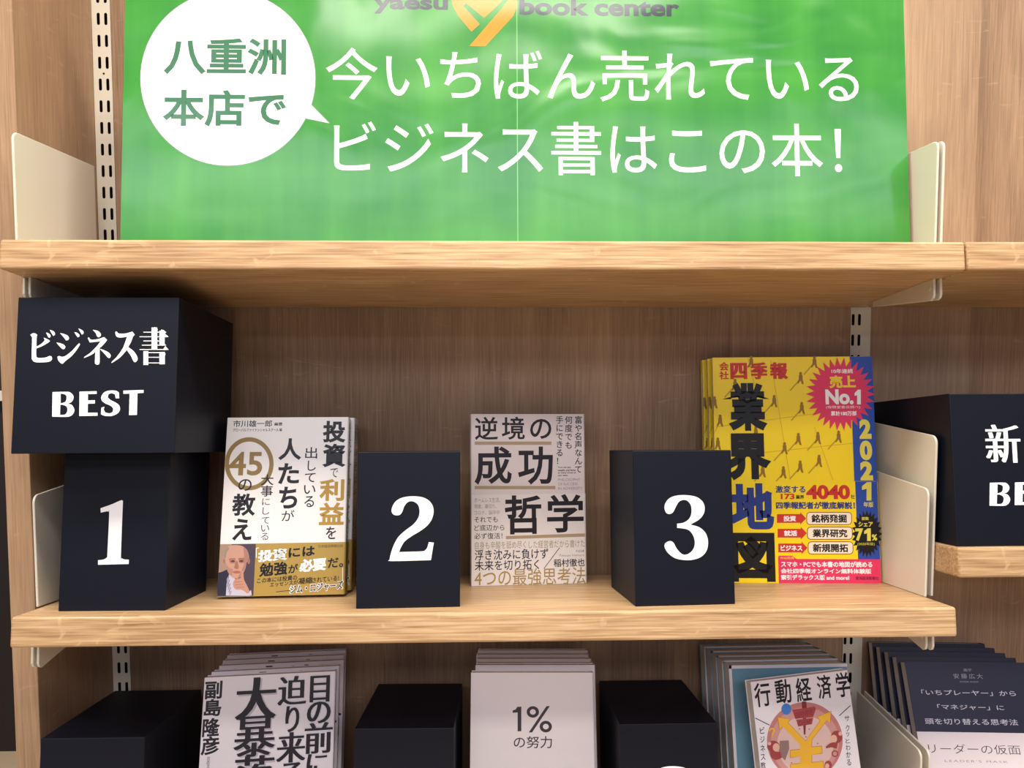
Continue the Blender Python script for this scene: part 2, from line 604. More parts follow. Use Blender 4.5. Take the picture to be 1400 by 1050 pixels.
for grow, m in ((1.0, F_RIM), (0, F_WHITE)):
    ring = [(311.6 + (119.4 + grow) * math.cos(i * math.pi / 40), 107 + (119.2 + grow) * math.sin(i * math.pi / 40)) for i in range(80)]
    loops = [[(u, min(w, PH - .3)) for u, w in (fp.uv(*p) for p in ring)]]
    v, f = filled(loops); fp.put(mb, v, f, m)
    fp.poly(mb, [(tail[0][0] + grow, tail[0][1] - grow), (tail[1][0] + 2 * grow, tail[1][1] + grow * .5), (tail[2][0], tail[2][1] + grow * 1.5)], m)
fp.text(mb, '八重洲', 224.5, 51.4, 391, 103.2, F_SOFT, bold=0.024)
fp.text(mb, '本店で', 223, 122.4, 391, 174, F_SOFT, bold=0.024)
fp.text(mb, '今いちばん売れている', 445.8, 65, 1174.7, 141.5, F_WHITE, bold=0.002)
fp.text(mb, 'ビジネス書はこの本！', 456.8, 164.5, 1151.6, 241.3, F_WHITE, bold=0.002)
fp.text(mb, 'yaesu', 511, -1.5, 612.5, 19.5, F_GREY, bold=0.035)
fp.text(mb, 'book center', 710, -3.5, 929, 23, F_GREY, bold=0.035)
fp.poly(mb, [(617, -4), (619, 7), (626, 21), (644.6, 43.2), (655.8, 33), (633, 8), (637.5, 4.5), (662, 24.5), (683, 5), (690, -3)], F_ORANGE)
fp.poly(mb, [(641.8, 63), (663.4, 63.2), (701.5, 22), (706.5, 9), (707.5, -3), (697, -3), (687, 10.5)], F_ORANGE)
mb.build('printed_sheet', pos)

# ------------------------------------------------------------------ black sign boxes
ONE = [(302, 282), (420, 240), (500, 205), (535, 193), (550, 205), (548, 250), (527, 800), (535, 830), (560, 845), (615, 850), (613, 897), (275, 905), (275, 855), (335, 848), (370, 825), (378, 790), (398, 340), (388, 320), (370, 316), (305, 330)]
TWO = [(222, 345), (230, 290), (265, 230), (330, 185), (420, 165), (520, 163), (610, 180), (680, 225), (718, 290), (722, 370), (695, 450), (640, 520), (560, 580), (460, 640), (380, 700), (335, 770), (312, 828), (580, 820), (625, 805), (650, 770), (667, 710), (727, 715), (692, 925), (222, 937), (200, 915), (212, 850), (250, 740), (310, 640), (400, 560), (480, 500), (535, 430), (555, 370), (553, 305), (530, 255), (485, 225), (440, 222), (400, 245), (370, 290), (350, 345), (325, 380), (285, 390), (245, 380)]
THREE = [(750, 615), (755, 575), (785, 535), (840, 512), (920, 507), (1000, 520), (1050, 555), (1070, 605), (1060, 660), (1020, 705), (955, 742), (1030, 765), (1080, 815), (1097, 880), (1085, 950), (1040, 1000), (970, 1023), (900, 1024), (830, 1008), (775, 965), (750, 920), (757, 890), (790, 873), (820, 885), (845, 930), (880, 970), (915, 983), (955, 965), (985, 925), (990, 870), (970, 815), (930, 780), (850, 768), (850, 735), (905, 725), (950, 690), (965, 640), (960, 590), (935, 555), (900, 545), (865, 560), (840, 600), (820, 640), (795, 657), (765, 650)]


def signbox(label, x, y, z, yaw, w, d, h, group):
    r = thing('sign_box', label, 'sign box', (x, y, z), (math.cos(yaw), math.sin(yaw), 0), (0, 0, 1), group)
    MB().box(0, w, 0, d, 0, h, M_BOX).build('box', r, 0.8)
    return r


def raised(mb, parent, name):
    o = mb.build(name, parent)
    return o


GB = 'black sign boxes'
b1 = signbox('black box with a big white numeral 1 on its front', -419.3, 771.3, ZM, -0.0158, 103.4, 103, 152.4, GB)
fc = Face(b1, (100, 660, 8.075)); mb = MB()
fc.poly(mb, ONE, M_WHITE, smooth=True)
raised(mb, b1, 'numeral')
b2 = signbox('black box with a big white numeral 2 on its front', -131.6, 767.9, ZM, 0.0472, 101.2, 103, 152.6, GB)
fc = Face(b2, (510, 660, 8.745)); mb = MB()
fc.poly(mb, TWO, M_WHITE, smooth=True)
raised(mb, b2, 'numeral')
b3 = signbox('black box with a big white numeral 3 on its front', 141.6, 764.5, ZM, 0.069, 101.1, 106, 152.5, GB)
fc = Face(b3, (780, 590, 5.833)); mb = MB()
fc.poly(mb, THREE, M_WHITE, smooth=True)
raised(mb, b3, 'numeral')

LETTERS = {
    'bi': [[(130, 170), (150, 157), (172, 158), (188, 168), (183, 195), (181, 265), (205, 255), (240, 228), (250, 210), (240, 193), (262, 200), (285, 212), (295, 222), (270, 240), (225, 265), (180, 283), (180, 345), (190, 358), (215, 362), (260, 357), (290, 345), (308, 350), (312, 370), (298, 388), (265, 396), (215, 398), (170, 396), (148, 378), (142, 350), (145, 200), (140, 182)],
           [(262, 150), (280, 155), (298, 170), (298, 188), (285, 194), (275, 180)], [(292, 127), (312, 133), (333, 148), (336, 168), (322, 178), (310, 160)]],
    'ji': [[(378, 155), (405, 160), (440, 175), (453, 195), (445, 212), (428, 215), (405, 185)], [(347, 233), (375, 238), (408, 250), (423, 268), (415, 285), (398, 287), (370, 260)],
           [(357, 350), (372, 345), (395, 352), (430, 340), (480, 300), (520, 255), (538, 238), (545, 248), (520, 290), (475, 345), (425, 385), (400, 410), (385, 405), (362, 380)],
           [(497, 148), (515, 150), (537, 165), (540, 182), (525, 190), (512, 172)], [(530, 117), (552, 124), (572, 140), (574, 158), (560, 167), (548, 147)]],
    'ne': [[(650, 128), (690, 135), (716, 158), (718, 178), (700, 190), (685, 180), (675, 155)],
           [(608, 195), (618, 190), (640, 210), (700, 203), (735, 190), (748, 190), (770, 212), (755, 232), (722, 268), (708, 283), (707, 400), (690, 418), (672, 412), (668, 395), (672, 310), (640, 335), (578, 362), (582, 352), (630, 318), (680, 268), (715, 222), (650, 230), (625, 232)],
           [(708, 285), (745, 297), (785, 318), (800, 340), (795, 360), (778, 360), (755, 335)]],
    'su': [[(838, 145), (850, 142), (868, 158), (920, 158), (965, 147), (982, 145), (1000, 170), (985, 185), (968, 230), (945, 270), (990, 305), (1020, 350), (1022, 378), (1008, 396), (990, 390), (965, 340), (933, 295), (880, 355), (810, 403), (808, 395), (860, 340), (905, 270), (935, 185), (880, 192), (850, 185), (840, 165)]],
}
SHO = [(1140, 108, 1187, 292), (1205, 135, 1248, 258), (1072, 144, 1245, 150), (1040, 182, 1258, 188), (1072, 217, 1245, 223), (1060, 252, 1255, 258), (1040, 288, 1262, 294),
       (1072, 305, 1112, 420), (1205, 312, 1250, 414), (1072, 314, 1250, 320), (1072, 353, 1250, 359), (1072, 400, 1250, 406)]
SHO_T = [[(1140, 112), (1170, 106), (1190, 120), (1187, 150), (1140, 150)], [(1222, 125), (1240, 130), (1262, 148), (1248, 160), (1205, 152)], [(1240, 182), (1252, 160), (1282, 186), (1240, 190)], [(1238, 288), (1254, 262), (1282, 293), (1238, 296)], [(1205, 318), (1235, 310), (1256, 325), (1250, 345), (1205, 345)], [(1225, 252), (1240, 236), (1262, 258), (1225, 259)]]
B_OUT = [(315, 645), (430, 643), (465, 650), (488, 675), (488, 705), (470, 730), (440, 742), (475, 752), (496, 785), (493, 815), (470, 842), (430, 852), (312, 850)]
B_IN = [[(383, 660), (402, 660), (428, 672), (432, 700), (420, 728), (383, 740)], [(380, 752), (405, 752), (435, 770), (438, 805), (420, 832), (378, 836)]]
E_OUT = [(540, 642), (683, 638), (683, 660), (610, 662), (610, 715), (668, 713), (668, 740), (610, 742), (608, 818), (690, 817), (690, 842), (538, 845)]
S_OUT = [(870, 697), (868, 650), (845, 635), (795, 632), (750, 645), (722, 680), (725, 715), (755, 740), (800, 760), (820, 785), (815, 812), (790, 822), (755, 815), (742, 790), (748, 768), (722, 775), (718, 830), (745, 842), (800, 845), (850, 828), (876, 795), (872, 760), (845, 735), (800, 712), (775, 690), (780, 665), (805, 655), (835, 665), (842, 697)]
T_OUT = [(905, 633), (1073, 628), (1073, 652), (1022, 655), (1018, 835), (952, 837), (957, 658), (905, 660)]



def letter(parent, crop, fn):
    fc = Face(parent, crop); mb = MB()
    fn(fc, mb)
    return mb.build('letter', parent)


def best(parent, crop):
    letter(parent, crop, lambda fc, mb: fc.poly(mb, smooth_loop(B_OUT, 4, 58), M_WHITE, holes=[smooth_loop(h, 4, 58) for h in B_IN]))
    letter(parent, crop, lambda fc, mb: fc.poly(mb, E_OUT, M_WHITE))
    letter(parent, crop, lambda fc, mb: fc.poly(mb, smooth_loop(S_OUT, 4, 50), M_WHITE))
    letter(parent, crop, lambda fc, mb: fc.poly(mb, T_OUT, M_WHITE))


def sho(parent, crop, ky=1.0):
    def fn(fc, mb):
        for x0, y0, x1, y1 in SHO:
            fc.rect(mb, x0, y0 * ky, x1, y1 * ky, M_WHITE)
        for p in SHO_T:
            fc.poly(mb, [(x, y * ky) for x, y in p], M_WHITE)
    letter(parent, crop, fn)


bb = signbox('large black box lettered ビジネス書 BEST, stacked on the box numbered 1', -446.3, 730, -4.1, 0.002, 150.4, 155, 147.6, GB)
cb = (20, 430, 6.087)
for k in LETTERS:
    letter(bb, cb, lambda fc, mb, k=k: [fc.poly(mb, lp, M_WHITE, smooth=True) for lp in LETTERS[k]])
sho(bb, cb)
best(bb, cb)

rb = signbox('large black box lettered 新 at the right edge of the photo', 463.4, 762, -101.0, 0.0, 150.4, 155, 152.6, GB)
letter(rb, (1300, 500, 4.77), lambda fc, mb: fc.text(mb, '新', 218, 385, 462, 632, M_WHITE, serif=0.03, thin=0.004))
best(rb, (1300 + (243 - 312 * .70) / 4.77, 500 + (787 - 645 * .765) / 4.77, 6.55))
sho(rb, (1403 - 1040 / 4.75, 581 - 108 / 6.1, 4.75), 4.75 / 6.1)

GD = 'unlit black sign boxes on the bottom shelf'
signbox('dark black box on the bottom shelf, left of the white books with heavy black lettering', -444.5, 796.5, ZL, 0.0, 101.2, 150, 153, GB)
signbox('dark black box on the bottom shelf, between the heavy-lettered white books and the 1% books', -139.2, 811, ZL, -0.02, 101.2, 148, 153, GB)
lb3 = signbox('dark black box on the bottom shelf, between the 1% books and the teal books', 131.6, 812, ZL, 0.0, 101.2, 148, 153, GB)
fc = Face(lb3); mb = MB()
fc.crop = (923 - 923 * 1.0 / 5.9, 1047.5 - 507 / 5.9, 5.9)
fc.poly(mb, [(x, y) for x, y in THREE], M_WHITE, smooth=True)
raised(mb, lb3, 'numeral')

# ------------------------------------------------------------------ books


def axes(yaw, lean, roll):
    ex = Vector((math.cos(yaw), math.sin(yaw), 0)); bk = Vector((-math.sin(yaw), math.cos(yaw), 0))
    ez = Vector((0, 0, 1)) * math.cos(lean) + bk * math.sin(lean)
    return ex * math.cos(roll) + ez * math.sin(roll), ez * math.cos(roll) - ex * math.sin(roll)


def book(label, x, y, z, yaw, lean, roll, w, h, t, cover, group, paper=None, spine_r=2.0, case_in=0.8):
    """a book seen from its front; its spine is on the right"""
    ex, ez = axes(yaw, lean, roll)
    r = thing('book', label, 'book', (x, y, z), ex, ez, group)
    c = MB()
    s = spine_r
    n = 5
    outer = [(0, 0)] + [(w - s + s * math.sin(i * math.pi / 2 / n), s - s * math.cos(i * math.pi / 2 / n)) for i in range(n + 1)]
    outer += [(w - s + s * math.cos(i * math.pi / 2 / n), t - s + s * math.sin(i * math.pi / 2 / n)) for i in range(n + 1)] + [(0, t)]
    k = 0.55
    inner = [(0, t - k), (w - s, t - k)] + [(w - k, t - s), (w - k, s), (w - s, k), (0, k)]
    c.prism(outer + inner, 'z', 0, h, cover)
    r['_dims'] = 0
    del r['_dims']
    p = MB().box(case_in, w - 1.2, k + .05, t - k - .05, case_in * .8, h - case_in, paper or M_PAGE)
    p.build('pages', r)
    return r, c


def band_shell(w, t, h0, h1, m, s=2.0, g=0.6):
    b = MB(); n = 5
    a = g
    outer = [(0.2, -a)] + [(w - s + (s + a) * math.sin(i * math.pi / 2 / n), s - (s + a) * math.cos(i * math.pi / 2 / n)) for i in range(n + 1)]
    outer += [(w - s + (s + a) * math.cos(i * math.pi / 2 / n), t - s + (s + a) * math.sin(i * math.pi / 2 / n)) for i in range(n + 1)] + [(0.2, t + a)]
    a = 0.35
    inner = [(0.2, -a)] + [(w - s + (s + a) * math.sin(i * math.pi / 2 / n), s - (s + a) * math.cos(i * math.pi / 2 / n)) for i in range(n + 1)]
    inner += [(w - s + (s + a) * math.cos(i * math.pi / 2 / n), t - s + (s + a) * math.sin(i * math.pi / 2 / n)) for i in range(n + 1)] + [(0.2, t + a)]
    b.prism(outer + inner[::-1], 'z', h0, h1, m)
    return b


def spine_text(mb, s, w, t, z_top, size, pitch, m, bold=0.01, serif=0.0, lift=0.08):
    """vertical writing on the spine, which faces right"""
    for i, c in enumerate(s):
        v, f = glyphs(c, bold)
        zc = z_top - pitch * (i + .5)
        if c == 'ー':
            v = [(0.5 + (p[1] - 0.38), 0.38 - (p[0] - 0.5)) for p in v]
        for dx, up in side_steps(serif):
            mb.add([(w + lift + up, t / 2 + (p[0] + dx - .5) * size, zc + (p[1] - .38) * size) for p in v], f, m)


def coated(name, rgb, rough=0.35):
    return plain(name, rgb, rough, 0.5)


K = ink((24, 22, 32)); KB = ink((13, 12, 15)); WH = ink((248, 247, 246)); TAN = ink((150, 124, 74)); GOLD = ink((178, 142, 58))


def stack(root, n, gap, labels, jit=None):
    """copies of a finished book standing behind it; gap is measured square to the covers"""
    m0 = root.matrix_world
    ex, ey, ez = (m0.col[i].xyz for i in range(3))
    back = Vector((ey.x, ey.y, 0)).normalized()
    step = gap / back.dot(ey)
    for i in range(1, n):
        c = copy_tree(root)
        m = m0.copy()
        jx, jz = jit[i - 1] if jit else (0, 0)
        m.translation = m0.translation + (back * (step * i) + ex * (jx - back.x * step * i)) / 1000 + Vector((0, 0, jz / 1000))
        c.matrix_world = m
        c['label'] = labels[i - 1]


# --- book 1: white cover, gold band
t1 = 20.0
GP1 = 'copies of the white book with a gold band'
r, cv = book('front white book with a gold band and a man\'s portrait, beside the numeral 1 box', -284.7, 822.1, ZM + t1 * math.sin(.1258), 0.0488, 0.1258, 0.0034, 130.5, 189, t1, coated('white_cover', (240, 237, 236), 0.3), GP1)
fc = Face(r, (280, 560, 3.889))
fc.oval(cv, 236, 288, 130, 141, TAN, hole=23, n=64, umin=0.2)
fc.text(cv, '市川雄一郎', 152, 57, 357, 92, K, bold=.012)
fc.text(cv, '編著', 370, 68, 412, 86, K, bold=.02)
fc.text(cv, 'グローバルファイナンシャルスクール 編', 150, 100, 410, 116, K, bold=.015)
fc.text(cv, '45', 130, 225, 303, 350, TAN, bold=.02)
fc.text(cv, 'の', 180, 370, 248, 432, K, bold=.008)
fc.chars(cv, '教え', [(148, 447, 267, 565), (150, 580, 247, 695)], K, bold=.028)
fc.chars(cv, '大事', [(300, 345, 365, 402), (300, 404, 360, 462)], K, bold=.012)
fc.chars(cv, 'にしている', [(306, 472, 345, 508), (308, 520, 343, 558), (304, 572, 342, 606), (300, 614, 342, 648), (300, 656, 337, 693)], K)
fc.chars(cv, '人たち', [(395, 153, 512, 268), (393, 285, 500, 395), (397, 410, 490, 525)], K, bold=.03)
fc.text(cv, 'が', 410, 535, 475, 592, K, bold=.004)
fc.chars(cv, '出している', [(535, 200, 597, 260), (548, 272, 590, 325), (533, 338, 588, 386), (528, 402, 588, 448), (530, 460, 580, 518)], K, bold=.006)
fc.chars(cv, '投資', [(630, 60, 748, 175), (628, 182, 748, 305)], K, bold=.034)
fc.text(cv, 'で', 668, 312, 708, 360, K)
fc.chars(cv, '利益', [(612, 370, 740, 485), (610, 495, 738, 612)], GOLD, bold=.03)
fc.text(cv, 'を', 645, 622, 697, 688, K, bold=.01)
spine_text(cv, '投資で利益を出している人たち', 130.5, t1, 183, 11, 9.6, K, .015)
cover1 = cv.build('cover', r)
hb = fc.uv(400, 710)[1]
M_OBI1 = coated('gold_band_paper', (172, 142, 64), 0.33)
bd = band_shell(130.5, t1, 0.2, hb, M_OBI1)
spine_text(bd, '投資には勉強が', 130.5, t1, hb - 3, 6, 6.6, KB, .01, lift=.7)
fb = Face(r, (280, 560, 3.889), y=-0.6)
PH0 = (fb.uv(75, 715), fb.uv(258, 992))
fb.flat(bd, 0.4, 0.6, PH0[1][0], hb - .3, ink((74, 60, 74)))
fb.flat(bd, 0.4, hb * .46, fb.uv(140, 760)[0], hb - .3, ink((168, 138, 122)))
suit, skin, skin2, hair, shirt = ink((38, 36, 56)), ink((196, 150, 130)), ink((158, 108, 92)), ink((150, 134, 128)), ink((196, 192, 212))
fb.poly(bd, [(66, 988), (70, 868), (92, 862), (118, 850), (135, 868), (122, 920), (112, 989)], suit, smooth=False)
fb.poly(bd, [(112, 989), (118, 900), (132, 872), (160, 900), (200, 930), (240, 985), (242, 990)], shirt)
for q in range(5):
    fb.line(bd, (128 + q * 3, 884 + q * 20), (116 + q * 4, 930 + q * 14), 5, ink((128, 124, 158)))
fb.poly(bd, [(106, 800), (108, 752), (128, 726), (165, 720), (205, 728), (228, 756), (232, 800), (222, 812), (214, 850), (194, 884), (170, 898), (146, 892), (124, 866), (112, 818)], skin, smooth=True)
fb.poly(bd, [(104, 790), (106, 752), (122, 730), (132, 738), (116, 762), (112, 790)], hair, smooth=True)
fb.poly(bd, [(206, 728), (226, 748), (236, 782), (232, 812), (224, 806), (222, 770), (206, 744)], hair, smooth=True)
fb.poly(bd, [(206, 730), (226, 756), (230, 800), (220, 812), (212, 850), (192, 884), (172, 896), (196, 856), (210, 812), (208, 770)], ink((170, 122, 106)), smooth=True)
fb.poly(bd, [(108, 812), (126, 838), (150, 848), (146, 884), (124, 866)], ink((178, 130, 112)), smooth=True)
fb.poly(bd, [(128, 796), (164, 794), (160, 818), (136, 818)], ink((166, 116, 100)), smooth=True)
fb.poly(bd, [(178, 794), (212, 792), (208, 816), (184, 816)], ink((158, 108, 94)), smooth=True)
fb.oval(bd, 234, 806, 7, 15, skin2); fb.oval(bd, 104, 806, 5, 13, skin2)
dk = ink((70, 50, 52))
fb.poly(bd, [(134, 806), (150, 800), (162, 806), (150, 812)], dk); fb.poly(bd, [(180, 806), (194, 800), (208, 804), (196, 812)], dk)
fb.line(bd, (130, 794), (162, 792), 5, skin2); fb.line(bd, (178, 792), (212, 790), 5, skin2)
fb.poly(bd, [(164, 806), (174, 806), (182, 842), (170, 850), (156, 842)], skin2, smooth=True)
fb.poly(bd, [(148, 862), (168, 856), (190, 860), (184, 870), (156, 870)], ink((170, 98, 92)), smooth=True)
fb.poly(bd, [(150, 930), (160, 904), (190, 896), (196, 860), (206, 856), (208, 900), (222, 930), (240, 968), (226, 978), (196, 958), (164, 956)], ink((192, 142, 122)), smooth=True)
fb.line(bd, (160, 918), (200, 914), 3, skin2); fb.line(bd, (162, 932), (206, 928), 3, skin2); fb.line(bd, (168, 946), (210, 944), 3, skin2)
fb.poly(bd, [(226, 985), (246, 958), (250, 988)], shirt)
ro = math.radians(4)
fb.line(bd, (272, 738), (288, 735), 4, WH); fb.line(bd, (274, 738), (274, 788), 4, WH)
fb.text(bd, '投資', 285, 738, 438, 810, WH, bold=.05, rot=ro)
fb.text(bd, 'には', 447, 726, 585, 785, KB, bold=.03, rot=ro)
fb.text(bd, '日本経済新聞出版', 605, 718, 735, 732, ink((110, 86, 40)))
fb.text(bd, '勉強', 292, 808, 438, 888, KB, bold=.03, rot=ro)
fb.text(bd, 'が', 445, 820, 495, 870, KB, bold=.02, rot=ro)
fb.text(bd, '必要', 503, 787, 645, 864, WH, bold=.05, rot=ro)
fb.text(bd, 'だ。', 655, 785, 735, 842, KB, bold=.02, rot=ro)
fb.text(bd, 'この本には投資の', 280, 882, 490, 920, KB, bold=.012, rot=ro)
fb.text(bd, 'エッセンスが', 348, 908, 495, 940, KB, bold=.012, rot=ro)
fb.text(bd, '凝縮', 498, 890, 570, 928, KB, bold=.014, rot=ro)
fb.text(bd, 'されている!', 572, 884, 712, 918, KB, bold=.01, rot=ro)
fb.line(bd, (733, 840), (733, 905), 3, WH)
fb.text(bd, 'ジム・ロジャーズ', 450, 910, 738, 978, WH, bold=.085, rot=ro)
fb.text(bd, 'ジム・ロジャーズ', 455, 914, 733, 974, KB, bold=.025, rot=ro)
fb.line(bd, (380, 969), (452, 961), 2.5, KB)
bd.build('paper_band', r)
stack(r, 3, t1 + 2.2, ['second copy of the white gold-banded book, leaning behind the front copy', 'rearmost copy of the white gold-banded book, mostly hidden behind the others'], jit=[(2.5, 0), (0.5, 0)])

# --- book 2: off-white cover with heavy black title
t2 = 18.0
M_C2 = coated('warm_white_cover', (226, 214, 212), 0.4)
r, cv = book('off-white book with a heavy black kanji title and tan rules, between boxes 2 and 3', -22.25, 884.4, ZM, 0.096, -0.004, 0, 132.8, 194.6, t2, M_C2, None)
fc = Face(r, (620, 550, 4.04))
TN = ink((176, 152, 122)); GY = ink((150, 138, 134)); K2 = ink((30, 22, 30))
fc.chars(cv, '逆境の', [(118, 80, 246, 208), (266, 80, 394, 206), (423, 92, 541, 202)], K2, bold=.014)
fc.rect(cv, 117, 217, 541, 235, TN)
fc.chars(cv, '成功', [(116, 245, 322, 454), (356, 245, 550, 454)], K2, bold=.02)
fc.rect(cv, 117, 462, 563, 480, TN)
fc.column(cv, '富や名声なんて', 668, 74, 712, 392, K2, .01)
fc.column(cv, '何度でも', 614, 74, 658, 260, K2, .01)
fc.column(cv, '手にできる！', 564, 74, 608, 346, K2, .01)
for i, s in enumerate(('You can get', 'wealth and fame', 'as many times as', 'you want.')):
    fc.text(cv, s, 576, 355 + i * 15, 576 + (72, 98, 100, 56)[i], 365 + i * 15, K2, bold=.02)
for i, s in enumerate(('PHILOSOPHY', 'OF SUCCESS', 'IN ADVERSITY')):
    fc.text(cv, s, 577, 420 + i * 24, 577 + (123, 108, 136)[i], 434 + i * 24, GY)
spine_text(cv, '逆境の成功哲学', 132.8, t2, 186, 12, 14, K2, .02)
cv.build('cover', r)
hb = fc.uv(400, 507)[1]
bd = band_shell(132.8, t2, 0.2, hb, coated('white_band_paper', (234, 226, 222), 0.4))
fb = Face(r, (620, 550, 4.04), y=-0.6)
fb.chars(bd, '哲学', [(283, 515, 486, 727), (516, 508, 720, 717)], K2, bold=.02)
fb.poly(bd, [(290, 739), (726, 724), (726, 742), (290, 756)], TN)
for i, s in enumerate(('ホームレス生活、', '倒産、裏切り、', 'コロナ、脳卒中')):
    fb.text(bd, s, 115, 528 + i * 35, (258, 238, 254)[i], 552 + i * 34, GY)
for i, s in enumerate(('それでも', 'ど底辺から', '必ず復活！')):
    fb.text(bd, s, 115, 633 + i * 45, (244, 281, 270)[i], 662 + i * 46, K2, bold=.006)
fb.text(bd, '自身も辛酸を舐め尽くした経営者だから書けた', 118, 770, 725, 800, ink((166, 146, 120)))
fb.text(bd, '浮き沈みに負けず', 117, 815, 524, 864, K2, bold=.008)
fb.text(bd, '未来を切り拓く', 117, 875, 473, 922, K2, bold=.008)
fb.line(bd, (586, 803), (500, 918), 3.5, K2)
fb.text(bd, 'すばる舎', 675, 815, 722, 828, K2)
fb.text(bd, 'Tetsuya Inamura', 583, 840, 722, 853, GY)
fb.text(bd, '稲村徹也', 553, 866, 725, 906, K2, bold=.012)
fb.text(bd, '4つの最強思考法', 116, 924, 730, 1003, ink((168, 140, 82)), bold=.004)
spine_text(bd, '稲村徹也', 132.8, t2, hb - 6, 8, 12, K2, .02, lift=.7)
bd.build('paper_band', r)

# --- book 3: big yellow book
t3 = 10.0
GP3 = 'copies of the big yellow book'
M_Y = coated('yellow_cover', (250, 218, 14), 0.36)
W3, H3 = 184.2, 260.1
r, cv = book('front big yellow book with a red burst and blue edge, beside the numeral 3 box', 260.3, 891.0, ZM, -0.0737, -0.004, -0.0018, W3, H3, t3, M_Y, GP3)
fc = Face(r, (950, 480, 3.1815))
fc.umin = 0.15
RED, NAV, BLU, PK, YEL, CRM = ink((204, 50, 40)), ink((36, 56, 132)), ink((36, 74, 164)), ink((226, 52, 98)), ink((250, 218, 40)), ink((246, 230, 206))
LN = ink((216, 178, 20)); FIG = ink((150, 112, 24)); SHD = ink((200, 160, 18))
for a, b in (((330, 40), (415, 560)), ((90, 330), (690, 250)), ((120, 460), (695, 400)), ((520, 330), (600, 560)), ((230, 30), (260, 150))):
    fc.line(cv, a, b, 3, LN)
for x, y in ((245, 40), (520, 40), (460, 110), (345, 210), (465, 240), (110, 295), (265, 345), (100, 395), (390, 415), (450, 375), (535, 370), (625, 365), (385, 520), (458, 495), (540, 470), (295, 515), (175, 140), (85, 215)):
    fc.line(cv, (x - 3, y + 14), (x - 46, y + 62), 6, SHD)
    fc.oval(cv, x, y - 12, 6.5, 7.5, FIG, n=10)
    fc.poly(cv, [(x - 8, y - 6), (x + 8, y - 6), (x + 9, y + 14), (x + 14, y + 34), (x + 6, y + 34), (x, y + 18), (x - 10, y + 32), (x - 16, y + 30), (x - 8, y + 12)], FIG)
fc.chars(cv, '会社', [(105, 48, 148, 85), (105, 88, 148, 123)], RED, bold=.025)
fc.chars(cv, '四季報', [(153, 52, 228, 122), (240, 50, 318, 122), (326, 50, 406, 122)], RED, bold=.03, serif=.03)
fc.chars(cv, '業界', [(117, 140, 328, 346), (128, 358, 334, 562)], KB, bold=.05)
bx = fc.uv(687, 400)[0]
fc.flat(cv, bx, 0.2, W3 - 0.6, H3 - .2, BLU)
fc.burst(cv, 633, 187, 151, 160, .76, 30, PK)
fc.text(cv, '10年連続', 593, 78, 687, 97, WH, bold=.02)
fc.text(cv, '売上', 582, 107, 700, 161, YEL, bold=.045)
fc.text(cv, 'No.', 566, 167, 690, 232, WH, bold=.045)
fc.poly(cv, [(694, 183), (708, 168), (721, 168), (721, 232), (705, 232), (705, 192), (694, 195)], WH)
fc.text(cv, '(有隣堂書店調べ)', 570, 238, 718, 251, WH)
fc.text(cv, '累計180万部', 590, 261, 703, 281, WH, bold=.03)
PY = ink((226, 212, 84))
fc.chars(cv, '202', [(713, 297, 768, 382), (715, 389, 772, 475), (717, 479, 775, 562)], PY, bold=.06)
cv.box(W3 - .02, W3 + .22, 2.2, t3 - 2.2, 0.3, H3 - .3, BLU)
cv.build('cover', r)
hb = fc.uv(430, 566)[1]
bd = band_shell(W3, t3, 0.2, hb, M_Y)
fb = Face(r, (950, 480, 3.1815), y=-0.6)
fb.flat(bd, fb.uv(705, 780)[0], 0.3, W3 - .7, hb - .2, BLU)
fb.poly(bd, [(727, 588), (749, 570), (768, 570), (768, 650), (747, 650), (747, 599), (727, 604)], PY)
fb.text(bd, '年版', 733, 656, 777, 679, PY, bold=.02)
fb.text(bd, '地', 150, 575, 347, 776, NAV, bold=.05)
fb.text(bd, '図', 150, 790, 352, 1004, KB, bold=.05)
fb.text(bd, '激変する', 350, 585, 481, 617, NAV, bold=.03)
fb.text(bd, '4040', 483, 582, 676, 645, RED, bold=.05)
fb.text(bd, '社', 678, 624, 696, 643, KB, bold=.02)
fb.text(bd, '173', 373, 620, 434, 645, RED, bold=.04)
fb.text(bd, '業界', 438, 626, 476, 644, KB, bold=.03)
fb.text(bd, '四季報記者が徹底解説！', 352, 655, 697, 688, NAV, bold=.04)
fb.burst(bd, 748, 795, 67, 104, .78, 24, KB)
for i, (a, b) in enumerate((('投資', '銘柄発掘'), ('就活', '業界研究'), ('ビジネス', '新規開拓'))):
    y = 728 + 64 * i; x = 3 * i
    fb.poly(bd, [(357 + x, y - 19), (458 + x, y - 19), (458 + x, y - 27), (484 + x, y), (458 + x, y + 27), (458 + x, y + 19), (357 + x, y + 19)], RED)
    for g, m in ((3, ink((120, 30, 30))), (0, CRM)):
        p = []
        for cx, cy, a0 in ((668 + x, y - 13, -90), (668 + x, y + 13, 0), (500 + x, y + 13, 90), (500 + x, y - 13, 180)):
            p += [(cx + (12 + g) * math.cos(math.radians(a0 + q * 30)), cy + (12 + g) * math.sin(math.radians(a0 + q * 30))) for q in range(4)]
        fb.poly(bd, p, m)
    fb.text(bd, b, 506 + x, y - 18, 661 + x, y + 19, KB, bold=.035)
    fb.text(bd, a, (385, 384, 366)[i] + x, y - 12, (441, 442, 462)[i] + x, y + 13, WH, bold=.04)
fb.text(bd, '部数', 725, 721, 757, 736, PY, bold=.02)
fb.text(bd, 'シェア', 711, 742, 775, 764, PY, bold=.03)
fb.text(bd, '7', 697, 771, 734, 826, PY, bold=.05)
fb.poly(bd, [(736, 783), (752, 771), (765, 771), (765, 826), (749, 826), (749, 792), (736, 796)], PY)
fb.text(bd, '%', 769, 797, 793, 824, PY, bold=.04)
fb.text(bd, '(2020年版)', 707, 832, 782, 847, PY)
